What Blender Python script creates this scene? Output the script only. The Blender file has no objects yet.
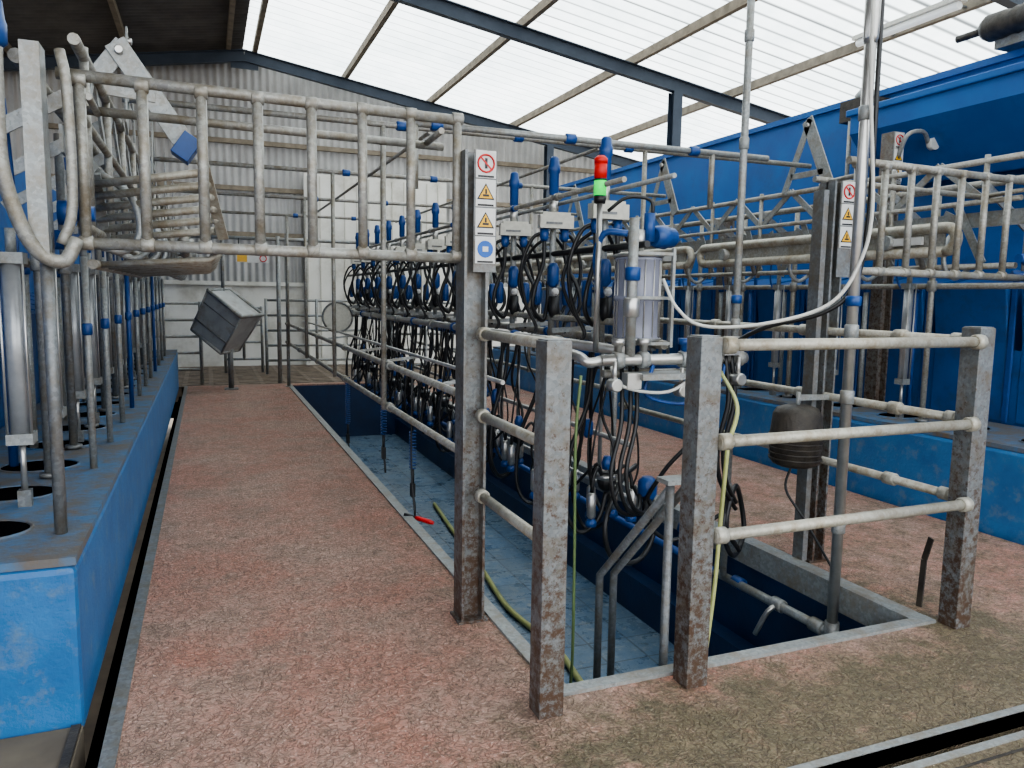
import bpy, math, random
from mathutils import Vector, Matrix
random.seed(4)
SC=bpy.context.scene
# ------------------------------------------------------------------ materials
def nm(name):
    m=bpy.data.materials.new(name); m.use_nodes=True
    nt=m.node_tree; return m,nt,nt.nodes['Principled BSDF']
def noise(nt,scale,detail=6,rough=.6,vec=None,dist=0):
    n=nt.nodes.new('ShaderNodeTexNoise'); n.inputs['Scale'].default_value=scale
    n.inputs['Detail'].default_value=detail; n.inputs['Roughness'].default_value=rough; n.inputs['Distortion'].default_value=dist
    if vec: nt.links.new(vec,n.inputs['Vector'])
    return n.outputs['Fac']
def pos(nt):
    return nt.nodes.new('ShaderNodeNewGeometry').outputs['Position']
def ramp(nt,fac,a,b,ca=(0,0,0,1),cb=(1,1,1,1)):
    r=nt.nodes.new('ShaderNodeValToRGB'); e=r.color_ramp.elements
    e[0].position=a;e[0].color=ca;e[1].position=b;e[1].color=cb
    nt.links.new(fac,r.inputs['Fac']); return r.outputs['Color']
def mix(nt,fac,a,b,mode='MIX'):
    m=nt.nodes.new('ShaderNodeMix'); m.data_type='RGBA'; m.blend_type=mode
    for s,v in ((m.inputs['Factor'],fac),(m.inputs['A'],a),(m.inputs['B'],b)):
        if isinstance(v,(tuple,list)): s.default_value=(*v[:3],1)
        elif isinstance(v,(int,float)): s.default_value=(v,v,v,1) if s.type=='RGBA' else v
        else: nt.links.new(v,s)
    return m.outputs['Result']
def math_(nt,op,a,b=0):
    m=nt.nodes.new('ShaderNodeMath'); m.operation=op; m.use_clamp=False
    for i,v in ((0,a),(1,b)):
        if isinstance(v,(int,float)): m.inputs[i].default_value=v
        else: nt.links.new(v,m.inputs[i])
    return m.outputs[0]
def mapr(nt,v,a,b,c=0,d=1):
    m=nt.nodes.new('ShaderNodeMapRange'); m.clamp=True
    nt.links.new(v,m.inputs[0])
    for i,x in enumerate((a,b,c,d)): m.inputs[i+1].default_value=x
    return m.outputs[0]
def bump(nt,p,h,st,dist=.01):
    b=nt.nodes.new('ShaderNodeBump'); b.inputs['Strength'].default_value=st; b.inputs['Distance'].default_value=dist
    nt.links.new(h,b.inputs['Height']); nt.links.new(b.outputs['Normal'],p.inputs['Normal'])
def simple(name,c1,c2=None,scale=8,rough=.5,metal=0,bp=0,dirt=None,dscale=3,da=.5,db=.7,bscale=None):
    m,nt,p=nm(name); P=pos(nt)
    if c2 is None: c2=tuple(x*.8 for x in c1)
    n=noise(nt,scale,vec=P)
    c=mix(nt,ramp(nt,n,.35,.65),c1,c2)
    if dirt:
        c=mix(nt,ramp(nt,noise(nt,dscale,8,.7,P),da,db),c,dirt)
    nt.links.new(c,p.inputs['Base Color'])
    p.inputs['Roughness'].default_value=rough; p.inputs['Metallic'].default_value=metal
    if bp: bump(nt,p,noise(nt,bscale or scale*4,vec=P),bp)
    return m
def galv(name,c1,c2,dirt,rust=0,rz=.9,thr=.66):
    m,nt,p=nm(name); P=pos(nt)
    v=nt.nodes.new('ShaderNodeTexVoronoi'); v.inputs['Scale'].default_value=70; nt.links.new(P,v.inputs['Vector'])
    bw=nt.nodes.new('ShaderNodeRGBToBW'); nt.links.new(v.outputs['Color'],bw.inputs[0])
    c=mix(nt,mapr(nt,bw.outputs[0],.2,.8),c1,c2)
    c=mix(nt,ramp(nt,noise(nt,9,8,.75,P),.45,.68),c,dirt)
    c=mix(nt,ramp(nt,noise(nt,34,8,.8,P),.58,.72),c,tuple(x*.55 for x in dirt))
    if rust:
        sx=nt.nodes.new('ShaderNodeSeparateXYZ'); nt.links.new(P,sx.inputs[0])
        g=mapr(nt,sx.outputs['Z'],rz,0,0,.20)
        f=math_(nt,'ADD',noise(nt,30,9,.8,P),g)
        c=mix(nt,ramp(nt,f,thr,thr+.12),c,(.085,.05,.032))
    nt.links.new(c,p.inputs['Base Color'])
    p.inputs['Metallic'].default_value=.3; p.inputs['Roughness'].default_value=.45
    bump(nt,p,noise(nt,40,vec=P),.15,.004)
    return m
M={}
M['galv']=galv('galvanised_steel',(.33,.345,.34),(.25,.265,.265),(.235,.205,.16))
M['galvp']=galv('galvanised_post',(.21,.222,.225),(.15,.163,.168),(.14,.112,.08),1,1.6,.60)
M['galvd']=galv('galvanised_dark',(.21,.22,.225),(.15,.16,.165),(.15,.125,.09))
M['rustp']=galv('weathered_post',(.24,.23,.21),(.18,.17,.16),(.17,.12,.08),1,4,.62)
M['cream']=galv('dirty_pipe',(.35,.345,.31),(.26,.255,.235),(.20,.165,.11))
M['creamc']=galv('dirty_rail',(.43,.41,.35),(.35,.335,.285),(.24,.195,.125))
M['inox']=simple('stainless',(.52,.51,.49),(.42,.41,.38),12,.3,.75)
M['ram']=simple('ram_barrel',(.42,.43,.43),(.33,.34,.35),12,.3,.35)
M['blue']=simple('blue_plastic',(.013,.07,.25),(.010,.05,.18),10,.38)
M['bluewall']=simple('blue_wall_paint',(.009,.115,.36),(.009,.085,.29),1.6,.5,0,.1,dirt=(.02,.06,.17),dscale=2.2,da=.52,db=.8,bscale=30)
M['bluestall']=simple('blue_manger_paint',(.011,.09,.28),(.011,.065,.21),2.2,.5,0,.1,dirt=(.03,.05,.11),dscale=3,da=.5,db=.75,bscale=30)
M['blueplinth']=simple('blue_plinth_paint',(.030,.15,.35),(.022,.11,.28),5,.5,0,.35,dirt=(.12,.185,.25),dscale=9,da=.52,db=.72,bscale=45)
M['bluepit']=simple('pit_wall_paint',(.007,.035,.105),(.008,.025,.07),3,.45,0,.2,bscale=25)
M['dark']=simple('black_rubber',(.010,.010,.011),(.016,.016,.016),10,.4)
M['hole']=simple('painted_hole_shade',(.003,.003,.004),(.004,.004,.005),10,1)
M['hole'].node_tree.nodes['Principled BSDF'].inputs['Specular IOR Level'].default_value=0
M['white']=simple('white_plastic',(.62,.60,.52),(.52,.50,.43),30,.45)
M['signw']=simple('sign_white',(.62,.62,.60),(.55,.55,.53),30,.4)
M['yellow']=simple('sign_yellow',(.75,.42,.02),(.7,.38,.02),30,.4)
M['red']=simple('sign_red',(.6,.015,.015),(.5,.015,.015),30,.4)
M['signb']=simple('sign_blue',(.01,.11,.42),(.01,.09,.37),30,.4)
M['rafter']=simple('rafter_steel',(.055,.072,.10),(.04,.055,.078),4,.5,.2)
M['wood']=simple('purlin_timber',(.28,.235,.175),(.18,.15,.11),6,.8)
M['fibre']=simple('fibre_cement',(.15,.14,.13),(.10,.095,.09),2,.85)
M['clad']=simple('grey_cladding',(.48,.47,.45),(.38,.37,.355),2,.6)
M['cwall']=simple('painted_concrete',(.80,.78,.72),(.70,.68,.61),1.5,.8,0,.2,dirt=(.45,.41,.34),dscale=1.5,da=.5,db=.8)
M['ghose']=simple('green_hose',(.14,.20,.08),(.11,.16,.065),9,.4)
M['yhose']=simple('yellow_green_hose',(.42,.43,.17),(.34,.36,.14),9,.4)
M['whose']=simple('white_hose',(.62,.61,.56),(.5,.5,.46),9,.4)
M['slat']=simple('muddy_slats',(.24,.185,.135),(.10,.07,.05),5,.5,0,.4)
M['rusty']=simple('weathered_cover',(.055,.045,.034),(.022,.018,.015),14,.55,0,.4)
M['ground']=simple('outside_ground',(.17,.14,.10),(.11,.09,.068),3,.9)
M['chute']=simple('chute_steel',(.40,.41,.40),(.32,.325,.325),5,.45,.1,dirt=(.22,.195,.15),dscale=4,da=.5,db=.75)
def emis(name,c,s):
    m,nt,p=nm(name); p.inputs['Base Color'].default_value=(*c,1); p.inputs['Emission Color'].default_value=(*c,1); p.inputs['Emission Strength'].default_value=s; return m
M['lred']=emis('lamp_red',(.5,.012,.008),.05); M['lgreen']=emis('lamp_green',(.01,.6,.08),.4); M['tube']=emis('tube_diffuser',(.7,.72,.7),.2)
m,nt,p=nm('clear_plastic'); p.inputs['Base Color'].default_value=(.28,.29,.36,1); p.inputs['Roughness'].default_value=.15
p.inputs['Alpha'].default_value=.75; M['jar']=m
m,nt,p=nm('plinth_top'); P=pos(nt)
c=mix(nt,ramp(nt,noise(nt,4,8,.7,P),.40,.60),(.06,.15,.27),(.12,.11,.10))
c=mix(nt,ramp(nt,noise(nt,13,8,.7,P),.5,.7),c,(.15,.105,.07)); nt.links.new(c,p.inputs['Base Color']); p.inputs['Roughness'].default_value=.6
bump(nt,p,noise(nt,40,vec=P),.3); M['ptop']=m
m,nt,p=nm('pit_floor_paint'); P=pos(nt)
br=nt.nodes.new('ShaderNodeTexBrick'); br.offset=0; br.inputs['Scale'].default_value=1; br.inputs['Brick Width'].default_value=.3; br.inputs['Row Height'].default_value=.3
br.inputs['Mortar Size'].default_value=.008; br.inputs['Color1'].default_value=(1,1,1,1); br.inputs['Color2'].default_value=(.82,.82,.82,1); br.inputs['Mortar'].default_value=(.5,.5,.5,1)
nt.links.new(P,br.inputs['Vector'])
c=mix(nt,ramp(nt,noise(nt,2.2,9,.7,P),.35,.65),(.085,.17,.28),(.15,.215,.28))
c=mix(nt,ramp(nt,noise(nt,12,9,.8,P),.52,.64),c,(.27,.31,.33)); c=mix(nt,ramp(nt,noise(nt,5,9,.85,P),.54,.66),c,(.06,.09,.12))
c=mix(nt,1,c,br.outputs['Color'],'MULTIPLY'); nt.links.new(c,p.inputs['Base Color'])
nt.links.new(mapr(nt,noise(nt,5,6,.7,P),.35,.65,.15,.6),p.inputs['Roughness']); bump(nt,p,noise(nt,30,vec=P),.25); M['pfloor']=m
m,nt,p=nm('pink_concrete'); P=pos(nt)
sx=nt.nodes.new('ShaderNodeSeparateXYZ'); nt.links.new(P,sx.inputs[0])
def ridge(scale,dist,w): 
    n=noise(nt,scale,1,.5,P,dist); return mapr(nt,math_(nt,'ABSOLUTE',math_(nt,'SUBTRACT',n,.5)),0,w)
wm=math_(nt,'MULTIPLY',ridge(15,1.6,.05),ridge(27,1.2,.055))
big=noise(nt,1.3,8,.7,P); med=noise(nt,6,9,.8,P); fine=noise(nt,42,7,.85,P)
c=mix(nt,ramp(nt,med,.38,.62),(.53,.235,.165),(.41,.235,.18))
c=mix(nt,ramp(nt,big,.42,.62),c,(.52,.35,.275))
c=mix(nt,ramp(nt,noise(nt,2.6,9,.8,P),.50,.64),c,(.30,.20,.15))
c=mix(nt,ramp(nt,noise(nt,22,8,.85,P),.53,.64),c,(.25,.15,.11))
c=mix(nt,ramp(nt,fine,.52,.62),c,(.15,.09,.065))
c=mix(nt,ramp(nt,noise(nt,58,6,.85,P),.56,.64),c,(.85,.63,.53))
xx=mapr(nt,sx.outputs['X'],.1,1.5); yy=mapr(nt,sx.outputs['Y'],2.75,2.1)
g=math_(nt,'MULTIPLY',xx,yy)
xr=mapr(nt,sx.outputs['X'],4.1,3.2); g2=math_(nt,'MULTIPLY',xr,mapr(nt,sx.outputs['Y'],4.0,2.4)); g2=math_(nt,'MULTIPLY',g2,mapr(nt,sx.outputs['X'],2.9,3.1))
g=math_(nt,'MAXIMUM',g,g2)
g3=math_(nt,'MULTIPLY',mapr(nt,sx.outputs['X'],.9,1.2,0,.45),mapr(nt,sx.outputs['Y'],9,4))
g=math_(nt,'MAXIMUM',g,g3)
g=math_(nt,'ADD',g,math_(nt,'MULTIPLY',math_(nt,'SUBTRACT',med,.5),2.4))
grey=mix(nt,ramp(nt,med,.38,.62),(.27,.21,.125),(.155,.13,.075))
grey=mix(nt,ramp(nt,noise(nt,22,8,.85,P),.53,.64),grey,(.10,.08,.05))
grey=mix(nt,ramp(nt,fine,.50,.62),grey,(.07,.053,.036))
grey=mix(nt,ramp(nt,noise(nt,64,6,.85,P),.57,.65),grey,(.48,.41,.29))
c=mix(nt,ramp(nt,g,.3,.85),c,grey)
c=mix(nt,wm,mix(nt,.55,c,(.11,.07,.045)),c)
nt.links.new(c,p.inputs['Base Color'])
nt.links.new(mapr(nt,med,.3,.7,.34,.7),p.inputs['Roughness'])
hh=math_(nt,'ADD',math_(nt,'MULTIPLY',wm,.9),math_(nt,'ADD',math_(nt,'MULTIPLY',noise(nt,50,5,.8,P),1.6),med)); bump(nt,p,hh,.8,.009); M['pink']=m
# translucent sheet (weathered, dirt at laps; corrugation shading painted in as dark bands)
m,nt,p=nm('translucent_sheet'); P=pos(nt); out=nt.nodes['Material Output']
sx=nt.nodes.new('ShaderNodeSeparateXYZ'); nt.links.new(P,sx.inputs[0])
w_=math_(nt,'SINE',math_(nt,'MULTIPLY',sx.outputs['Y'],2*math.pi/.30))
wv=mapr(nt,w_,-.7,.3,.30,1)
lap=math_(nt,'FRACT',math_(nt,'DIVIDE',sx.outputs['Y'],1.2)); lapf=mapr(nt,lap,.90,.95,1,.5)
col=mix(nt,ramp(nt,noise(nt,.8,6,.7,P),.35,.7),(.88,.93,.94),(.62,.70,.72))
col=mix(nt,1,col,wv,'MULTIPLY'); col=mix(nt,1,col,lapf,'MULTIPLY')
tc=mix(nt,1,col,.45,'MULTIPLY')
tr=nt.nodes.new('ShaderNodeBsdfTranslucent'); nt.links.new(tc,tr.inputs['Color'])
em=nt.nodes.new('ShaderNodeEmission'); nt.links.new(col,em.inputs['Color']); em.inputs['Strength'].default_value=.66  # added glow: emission stands in for daylight coming through the sheet
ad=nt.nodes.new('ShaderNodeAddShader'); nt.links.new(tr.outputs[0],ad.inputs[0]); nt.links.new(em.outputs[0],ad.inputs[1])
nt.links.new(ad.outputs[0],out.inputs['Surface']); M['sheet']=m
# ------------------------------------------------------------------ mesh builder
def cr(pts,n):
    P=[Vector(p) for p in pts]; P=[P[0]*2-P[1]]+P+[P[-1]*2-P[-2]]; o=[]
    for i in range(1,len(P)-2):
        for k in range(n):
            t=k/n; a,b,c,d=P[i-1],P[i],P[i+1],P[i+2]
            o.append(.5*((2*b)+(c-a)*t+(2*a-5*b+4*c-d)*t*t+(3*b-a-3*c+d)*t**3))
    o.append(P[-2]); return o
class B:
    def __init__(s,name): s.n=name;s.v=[];s.f=[];s.mi=[];s.sm=[];s.mats=[]
    def k(s,m):
        if m not in s.mats: s.mats.append(m)
        return s.mats.index(m)
    def add(s,vs,fs,m,smooth=False):
        o=len(s.v); s.v+= [tuple(v) for v in vs]; k=s.k(m)
        for i,f in enumerate(fs):
            s.f.append([o+x for x in f]); s.mi.append(k); s.sm.append(smooth[i] if isinstance(smooth,list) else smooth)
    def tube(s,pts,r,m,seg=8,sp=0):
        P=cr(pts,sp) if sp else [Vector(p) for p in pts]
        n=len(P); vs=[];fs=[];sm=[]; pr=None
        for i in range(n):
            t=(P[min(i+1,n-1)]-P[max(i-1,0)])
            t=t.normalized() if t.length>1e-9 else Vector((0,0,1))
            if pr is None:
                a=Vector((0,0,1)) if abs(t.z)<.9 else Vector((1,0,0)); pr=(a-t*a.dot(t)).normalized()
            else:
                q=pr-t*pr.dot(t); pr=q.normalized() if q.length>1e-6 else pr
            b=t.cross(pr)
            kk=1.0
            if 0<i<n-1 and not sp:
                c=(P[i+1]-P[i]).normalized().dot(t); kk=1/max(c,.6)
            for j in range(seg):
                an=2*math.pi*j/seg; vs.append(P[i]+(pr*math.cos(an)+b*math.sin(an))*r*(1 if not (0<i<n-1 and not sp) else (1+kk)/2))
        for i in range(n-1):
            for j in range(seg):
                j2=(j+1)%seg; fs.append([i*seg+j,i*seg+j2,(i+1)*seg+j2,(i+1)*seg+j]); sm.append(True)
        fs.append(list(range(seg))[::-1]); sm.append(False)
        fs.append([(n-1)*seg+j for j in range(seg)]); sm.append(False)
        s.add(vs,fs,m,sm)
    def cyl(s,p0,p1,r,m,seg=14): s.tube([p0,p1],r,m,seg)
    def lathe(s,p0,p1,prof,m,seg=16):
        p0=Vector(p0);p1=Vector(p1);t=(p1-p0);L=t.length;t.normalize()
        a=Vector((0,0,1)) if abs(t.z)<.9 else Vector((1,0,0)); x=(a-t*a.dot(t)).normalized(); y=t.cross(x)
        vs=[];fs=[]
        for (u,r) in prof:
            for j in range(seg):
                an=2*math.pi*j/seg; vs.append(p0+t*(u*L)+(x*math.cos(an)+y*math.sin(an))*r)
        for i in range(len(prof)-1):
            for j in range(seg):
                j2=(j+1)%seg; fs.append([i*seg+j,i*seg+j2,(i+1)*seg+j2,(i+1)*seg+j])
        fs.append(list(range(seg))[::-1]); fs.append([(len(prof)-1)*seg+j for j in range(seg)])
        s.add(vs,fs,m,[True]*(len(fs)-2)+[False]*2)
    def box(s,c,d,m,R=None):
        vs=[]
        for x in(-.5,.5):
            for y in(-.5,.5):
                for z in(-.5,.5):
                    v=Vector((x*d[0],y*d[1],z*d[2])); 
                    if R is not None: v=R@v
                    vs.append(v+Vector(c))
        s.add(vs,[[0,1,3,2],[4,6,7,5],[0,4,5,1],[2,3,7,6],[0,2,6,4],[1,5,7,3]],m)
    def bb(s,x0,x1,y0,y1,z0,z1,m): s.box(((x0+x1)/2,(y0+y1)/2,(z0+z1)/2),(x1-x0,y1-y0,z1-z0),m)
    def bar(s,p0,p1,w,t,m,up=(0,0,1)):
        p0=Vector(p0);p1=Vector(p1);d=(p1-p0);L=d.length;d.normalize();u=Vector(up)
        if abs(d.dot(u))>.95:u=Vector((1,0,0))
        x=d.cross(u).normalized(); z=x.cross(d)
        R=Matrix((x,d,z)).transposed(); s.box((p0+p1)/2,(t,L,w),m,R)
    def prism(s,poly,off,m):
        n=len(poly);off=Vector(off);vs=[Vector(p) for p in poly]+[Vector(p)+off for p in poly]
        fs=[list(range(n))[::-1],[n+i for i in range(n)]]+[[i,(i+1)%n,n+(i+1)%n,n+i] for i in range(n)]
        s.add(vs,fs,m)
    def ell(s,c,r,m,seg=12,rings=8):
        c=Vector(c);vs=[];fs=[]
        for i in range(rings+1):
            th=math.pi*i/rings
            for j in range(seg):
                ph=2*math.pi*j/seg; vs.append(c+Vector((r[0]*math.sin(th)*math.cos(ph),r[1]*math.sin(th)*math.sin(ph),r[2]*math.cos(th))))
        for i in range(rings):
            for j in range(seg): fs.append([i*seg+j,i*seg+(j+1)%seg,(i+1)*seg+(j+1)%seg,(i+1)*seg+j])
        s.add(vs,fs,m,True)
    def clamp(s,p,ax,r,m,L=.05):
        p=Vector(p);ax=Vector(ax).normalized(); s.lathe(p-ax*L/2,p+ax*L/2,[(0,r*.8),(.08,r),(.92,r),(1,r*.8)],m,12)
    def done(s,bevel=0,loc=None):
        me=bpy.data.meshes.new(s.n); me.from_pydata(s.v,[],s.f)
        for m in s.mats: me.materials.append(M[m])
        me.polygons.foreach_set('material_index',s.mi); me.polygons.foreach_set('use_smooth',s.sm); me.update()
        import bmesh
        bm=bmesh.new(); bm.from_mesh(me); bmesh.ops.recalc_face_normals(bm,faces=bm.faces); bm.to_mesh(me); bm.free()
        o=bpy.data.objects.new(s.n,me); SC.collection.objects.link(o)
        if loc: o.location=loc
        if bevel:
            b=o.modifiers.new('bevel','BEVEL'); b.width=bevel; b.segments=2; b.limit_method='ANGLE'; b.angle_limit=math.radians(50)
        return o
def dup(o,loc,rz=0,sc=1):
    n=bpy.data.objects.new(o.name.split('.')[0],o.data); n.location=loc; n.rotation_euler=(0,0,rz); n.scale=(sc,sc,sc); SC.collection.objects.link(n); return n
CX=2.16
def SX(side,u): return CX+side*u
PL,PR,PY0,PY1,PD=1.22,3.10,2.48,12.8,-.9
# ------------------------------------------------------------------ floor, pit
b=B('floor')
b.bb(-.36,PL,1.77,13.0,-.9,0,'pink')
b.bb(PL,PR,1.77,PY0,-.9,0,'pink')
b.bb(PR,4.70,1.77,13.0,-.9,0,'pink')
b.bb(PL,PR,PY1,13.0,-.9,0,'pink')
b.bb(-.36,4.70,-3,1.68,-.9,0,'pink')
b.bb(4.70,9,-3,2.35,-.9,-.0,'pink')
b.bb(-4,-.44,-3,2.87,-.9,-.01,'ground')
b.done()
b=B('drain_channel'); b.bb(-.44,-.36,-3,13,-.3,-.16,'hole'); b.bb(.9,4.7,1.68,1.77,-.3,-.1,'hole')
b.bb(-.36,-.31,1.775,13,-.06,.004,'galvd'); b.bb(-.475,-.445,-1,2.86,-.06,.003,'rusty')
b.bb(.9,4.7,1.77,1.80,-.06,.004,'galv'); b.bb(.9,4.7,1.65,1.68,-.06,.004,'galv'); b.bb(.9,4.7,1.60,1.61,-.05,.003,'rusty')
b.bb(4.70,4.75,2.9,13,-.1,-.05,'hole'); b.done()
b=B('floor_slatted')
for i in range(16): b.bb(-4,9,13.02+i*.22,13.17+i*.22,-.25,-.01,'slat')
for i in range(34): b.bb(-4+i*.4,-3.93+i*.4,13.02,16.5,-.25,-.012,'slat')
b.bb(-4,9,13,16.6,-.5,-.3,'hole'); b.done()
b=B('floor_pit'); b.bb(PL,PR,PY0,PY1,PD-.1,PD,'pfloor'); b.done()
b=B('wall_pit'); 
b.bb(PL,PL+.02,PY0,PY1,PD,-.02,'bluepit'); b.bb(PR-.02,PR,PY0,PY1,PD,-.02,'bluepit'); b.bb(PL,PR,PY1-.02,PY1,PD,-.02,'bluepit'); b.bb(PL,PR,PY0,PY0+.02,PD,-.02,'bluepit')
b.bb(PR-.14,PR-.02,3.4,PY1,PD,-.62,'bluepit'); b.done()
b=B('trim_pit_edge')
b.bb(PL-.035,PL+.03,PY0-.03,PY1,-.02,.012,'galv'); b.bb(PR-.04,PR+.05,PY0,PY1,-.02,.012,'galv'); b.bb(PR-.05,PR-.022,PY0,PY1,-.13,.012,'galv')
b.bb(PL-.035,PR+.05,PY0-.03,PY0+.03,-.02,.014,'galv'); b.bb(PL+.022,PL+.03,PY0,PY1,-.1,.0,'galv'); b.done()
b=B('pit_steps')
for i in range(3): b.bb(PL+.03,1.78,PY0+.03+i*.27,PY0+.03+(i+1)*.27,PD,-.23-i*.225,'pfloor')
b.done(.01)
b=B('step_handrail')
for x in (1.80,1.88):
    b.tube([(x,2.68,-.9),(x,2.68,.72)],.019,'galvd',10)
    b.tube([(x,2.68,.70),(x,3.27,.11),(x,3.27,-.9)],.019,'galvd',10)
b.box((1.86,2.68,.735),(.2,.09,.02),'galv'); b.done()
# ------------------------------------------------------------------ plinths
def plinth(side):
    b=B('stall_plinth'); y0=2.88 if side<0 else 2.4; y1=12.9
    x0,x1=SX(side,2.6),SX(side,3.44)
    a,c=min(x0,x1),max(x0,x1)
    b.bb(a,c,y0,y1,-.05,.56,'blueplinth'); b.done(.025)
    t=B('plinth_top_slab'); t.bb(a+.012,c-.0,y0+.012,y1,.56,.59,'ptop'); 
    hx=SX(side,2.98)
    for i in range(15):
        y=3.3+i*.585
        if y>12.5: break
        r=.17; N=24
        t.prism([(hx+r*math.cos(2*math.pi*k/N),y+r*.8*math.sin(2*math.pi*k/N),.5905) for k in range(N)],(0,0,.003),'hole')  # flat black disc paints in the dark inside; slab is not cut
        ring=[(hx+(r+.008)*math.cos(2*math.pi*k/N),y+(r*.8+.008)*math.sin(2*math.pi*k/N),.592) for k in range(N+1)]
        t.tube(ring,.007,'ptop',6)
    t.done()
plinth(-1); plinth(1)
# ------------------------------------------------------------------ walls
b=B('wall_right'); b.bb(SX(1,4.14),SX(1,4.3),-1,13.5,0,3.52,'bluewall'); b.bb(SX(1,4.10),SX(1,4.34),-1,13.5,3.52,3.58,'bluewall')
b.done()
b=B('wall_left'); b.bb(SX(-1,4.3),SX(-1,4.14),1,16.4,0,2.9,'bluewall'); b.done()
def manger(side):
    b=B('feed_manger'); 
    x=SX(side,3.46)
    b.bb(min(x,x+side*.04),max(x,x+side*.04),2.9,12.9,.0,1.15,'bluestall')
    for i in range(14):
        y=3.2+i*.73
        if y>12.3: break
        xa=x-side*.008; xb=x+side*.62
        poly=[(xa,y+.04,.60),(xa,y+.04,1.2),(xa-side*.06,y+.04,1.62),(xb,y+.04,1.75),(xb,y+.04,.9)]
        if side<0 : poly=[(xa,y+.04,.62),(xa,y+.04,1.3),(xb,y+.04,1.45),(xb,y+.04,.9)]
        b.prism(poly,(0,.62,0),'bluestall')
        b.bb(min(xa,xa-side*.02),max(xa,xa-side*.02),y-.02,y+.03,.6,1.75,'blue')
    b.done(.01)
manger(1); manger(-1)
b=B('wall_back'); b.bb(-9,10.8,16.5,16.7,-.05,1.67,'cwall'); b.bb(-9,10.8,16.42,16.5,1.62,1.70,'cwall'); b.done()
RX,RZ,SL=.80,6.22,.16
def roofz(x): return RZ-SL*abs(x-RX)
b=B('wall_back_cladding'); vs=[];fs=[]; per=.14
x=-9.0; i=0
while x<10.8:
    z=roofz(x)-.02; y=16.55+.02*math.cos(2*math.pi*i/8)
    vs+=[(x,y,1.66),(x,y,z)]; x+=per/8; i+=1
fs=[[2*k,2*k+1,2*k+3,2*k+2] for k in range(i-1)]
b.add(vs,fs,'clad',True); b.done()
b=B('end_wall_rails')
for z in (2.6,3.5,4.4): b.bb(-8,9,16.43,16.51,z,z+.09,'wood')
b.done()
b=B('door_1'); b.bb(1.9,4.9,16.26,16.32,0,3.9,'cwall')
for k in range(12): b.bb(1.95+k*.25,1.97+k*.25,16.24,16.26,.05,3.85,'white')
b.done()
# ------------------------------------------------------------------ roof
def sheet(name,xa,xb,ya,yb,mat,per,amp,zo=0):
    b=B(name); N=int((yb-ya)/per*8); vs=[];fs=[]
    cols=[xa+(xb-xa)*k/6 for k in range(7)]
    for i in range(N+1):
        y=ya+(yb-ya)*i/N; w=amp*math.cos(2*math.pi*i/8)
        for x in cols: vs.append((x,y,roofz(x)+w+zo))
    c=len(cols)
    for i in range(N):
        for k in range(c-1): fs.append([i*c+k,i*c+k+1,(i+1)*c+k+1,(i+1)*c+k])
    b.add(vs,fs,mat,True); return b.done()
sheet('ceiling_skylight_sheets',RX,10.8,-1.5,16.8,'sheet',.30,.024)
sheet('ceiling_fibre_sheets',-9,RX,-1.5,16.8,'fibre',.15,.022)
b=B('ceiling_ridge_cap'); b.bar((RX-.16,-1.5,RZ+.03),(RX-.16,16.8,RZ+.03),.05,.32,'fibre'); b.done()
for x in (1.0,2.72,4.5,6.4,8.3,10.3,.52,-1.2,-3,-4.8,-6.6):
    b=B('roof_purlin'); b.box((x,7.6,roofz(x)-.09),(.08,18.2,.13),'wood'); b.done()
for y in (1.06,6.04,11.02,16.0):
    b=B('roof_rafter')
    for sx_,xe in ((1,10.6),(-1,-8.8)):
        p0=Vector((RX,y,RZ-.26)); p1=Vector((xe,y,roofz(xe)-.26))
        for dz in (-.10,.10): b.bar(p0+Vector((0,0,dz)),p1+Vector((0,0,dz)),.016,.12,'rafter')
        b.bar(p0,p1,.2,.02,'rafter')
    b.bb(RX-.25,RX+.25,y-.012,y+.012,RZ-.5,RZ-.24,'rafter')
    if y>10:
        for x in (7.2,-6.0):
            zt=roofz(x)-.36; b.bb(x-.08,x+.08,y-.09,y-.075,0,zt,'rafter'); b.bb(x-.08,x+.08,y+.075,y+.09,0,zt,'rafter'); b.bb(x-.008,x+.008,y-.075,y+.075,0,zt,'rafter')
    b.done()
b=B('fluorescent_batten'); b.box((7.9,7.2,4.86),(.16,1.5,.05),'white'); b.cyl((7.9,6.48,4.80),(7.9,7.92,4.80),.045,'tube'); 
for y in (6.7,7.7): b.cyl((7.9,y,4.88),(7.9,y,roofz(7.9)-.06),.008,'galv',6); b.box((8.1,y,4.90),(.45,.04,.02),'galv')
b.done()
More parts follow.
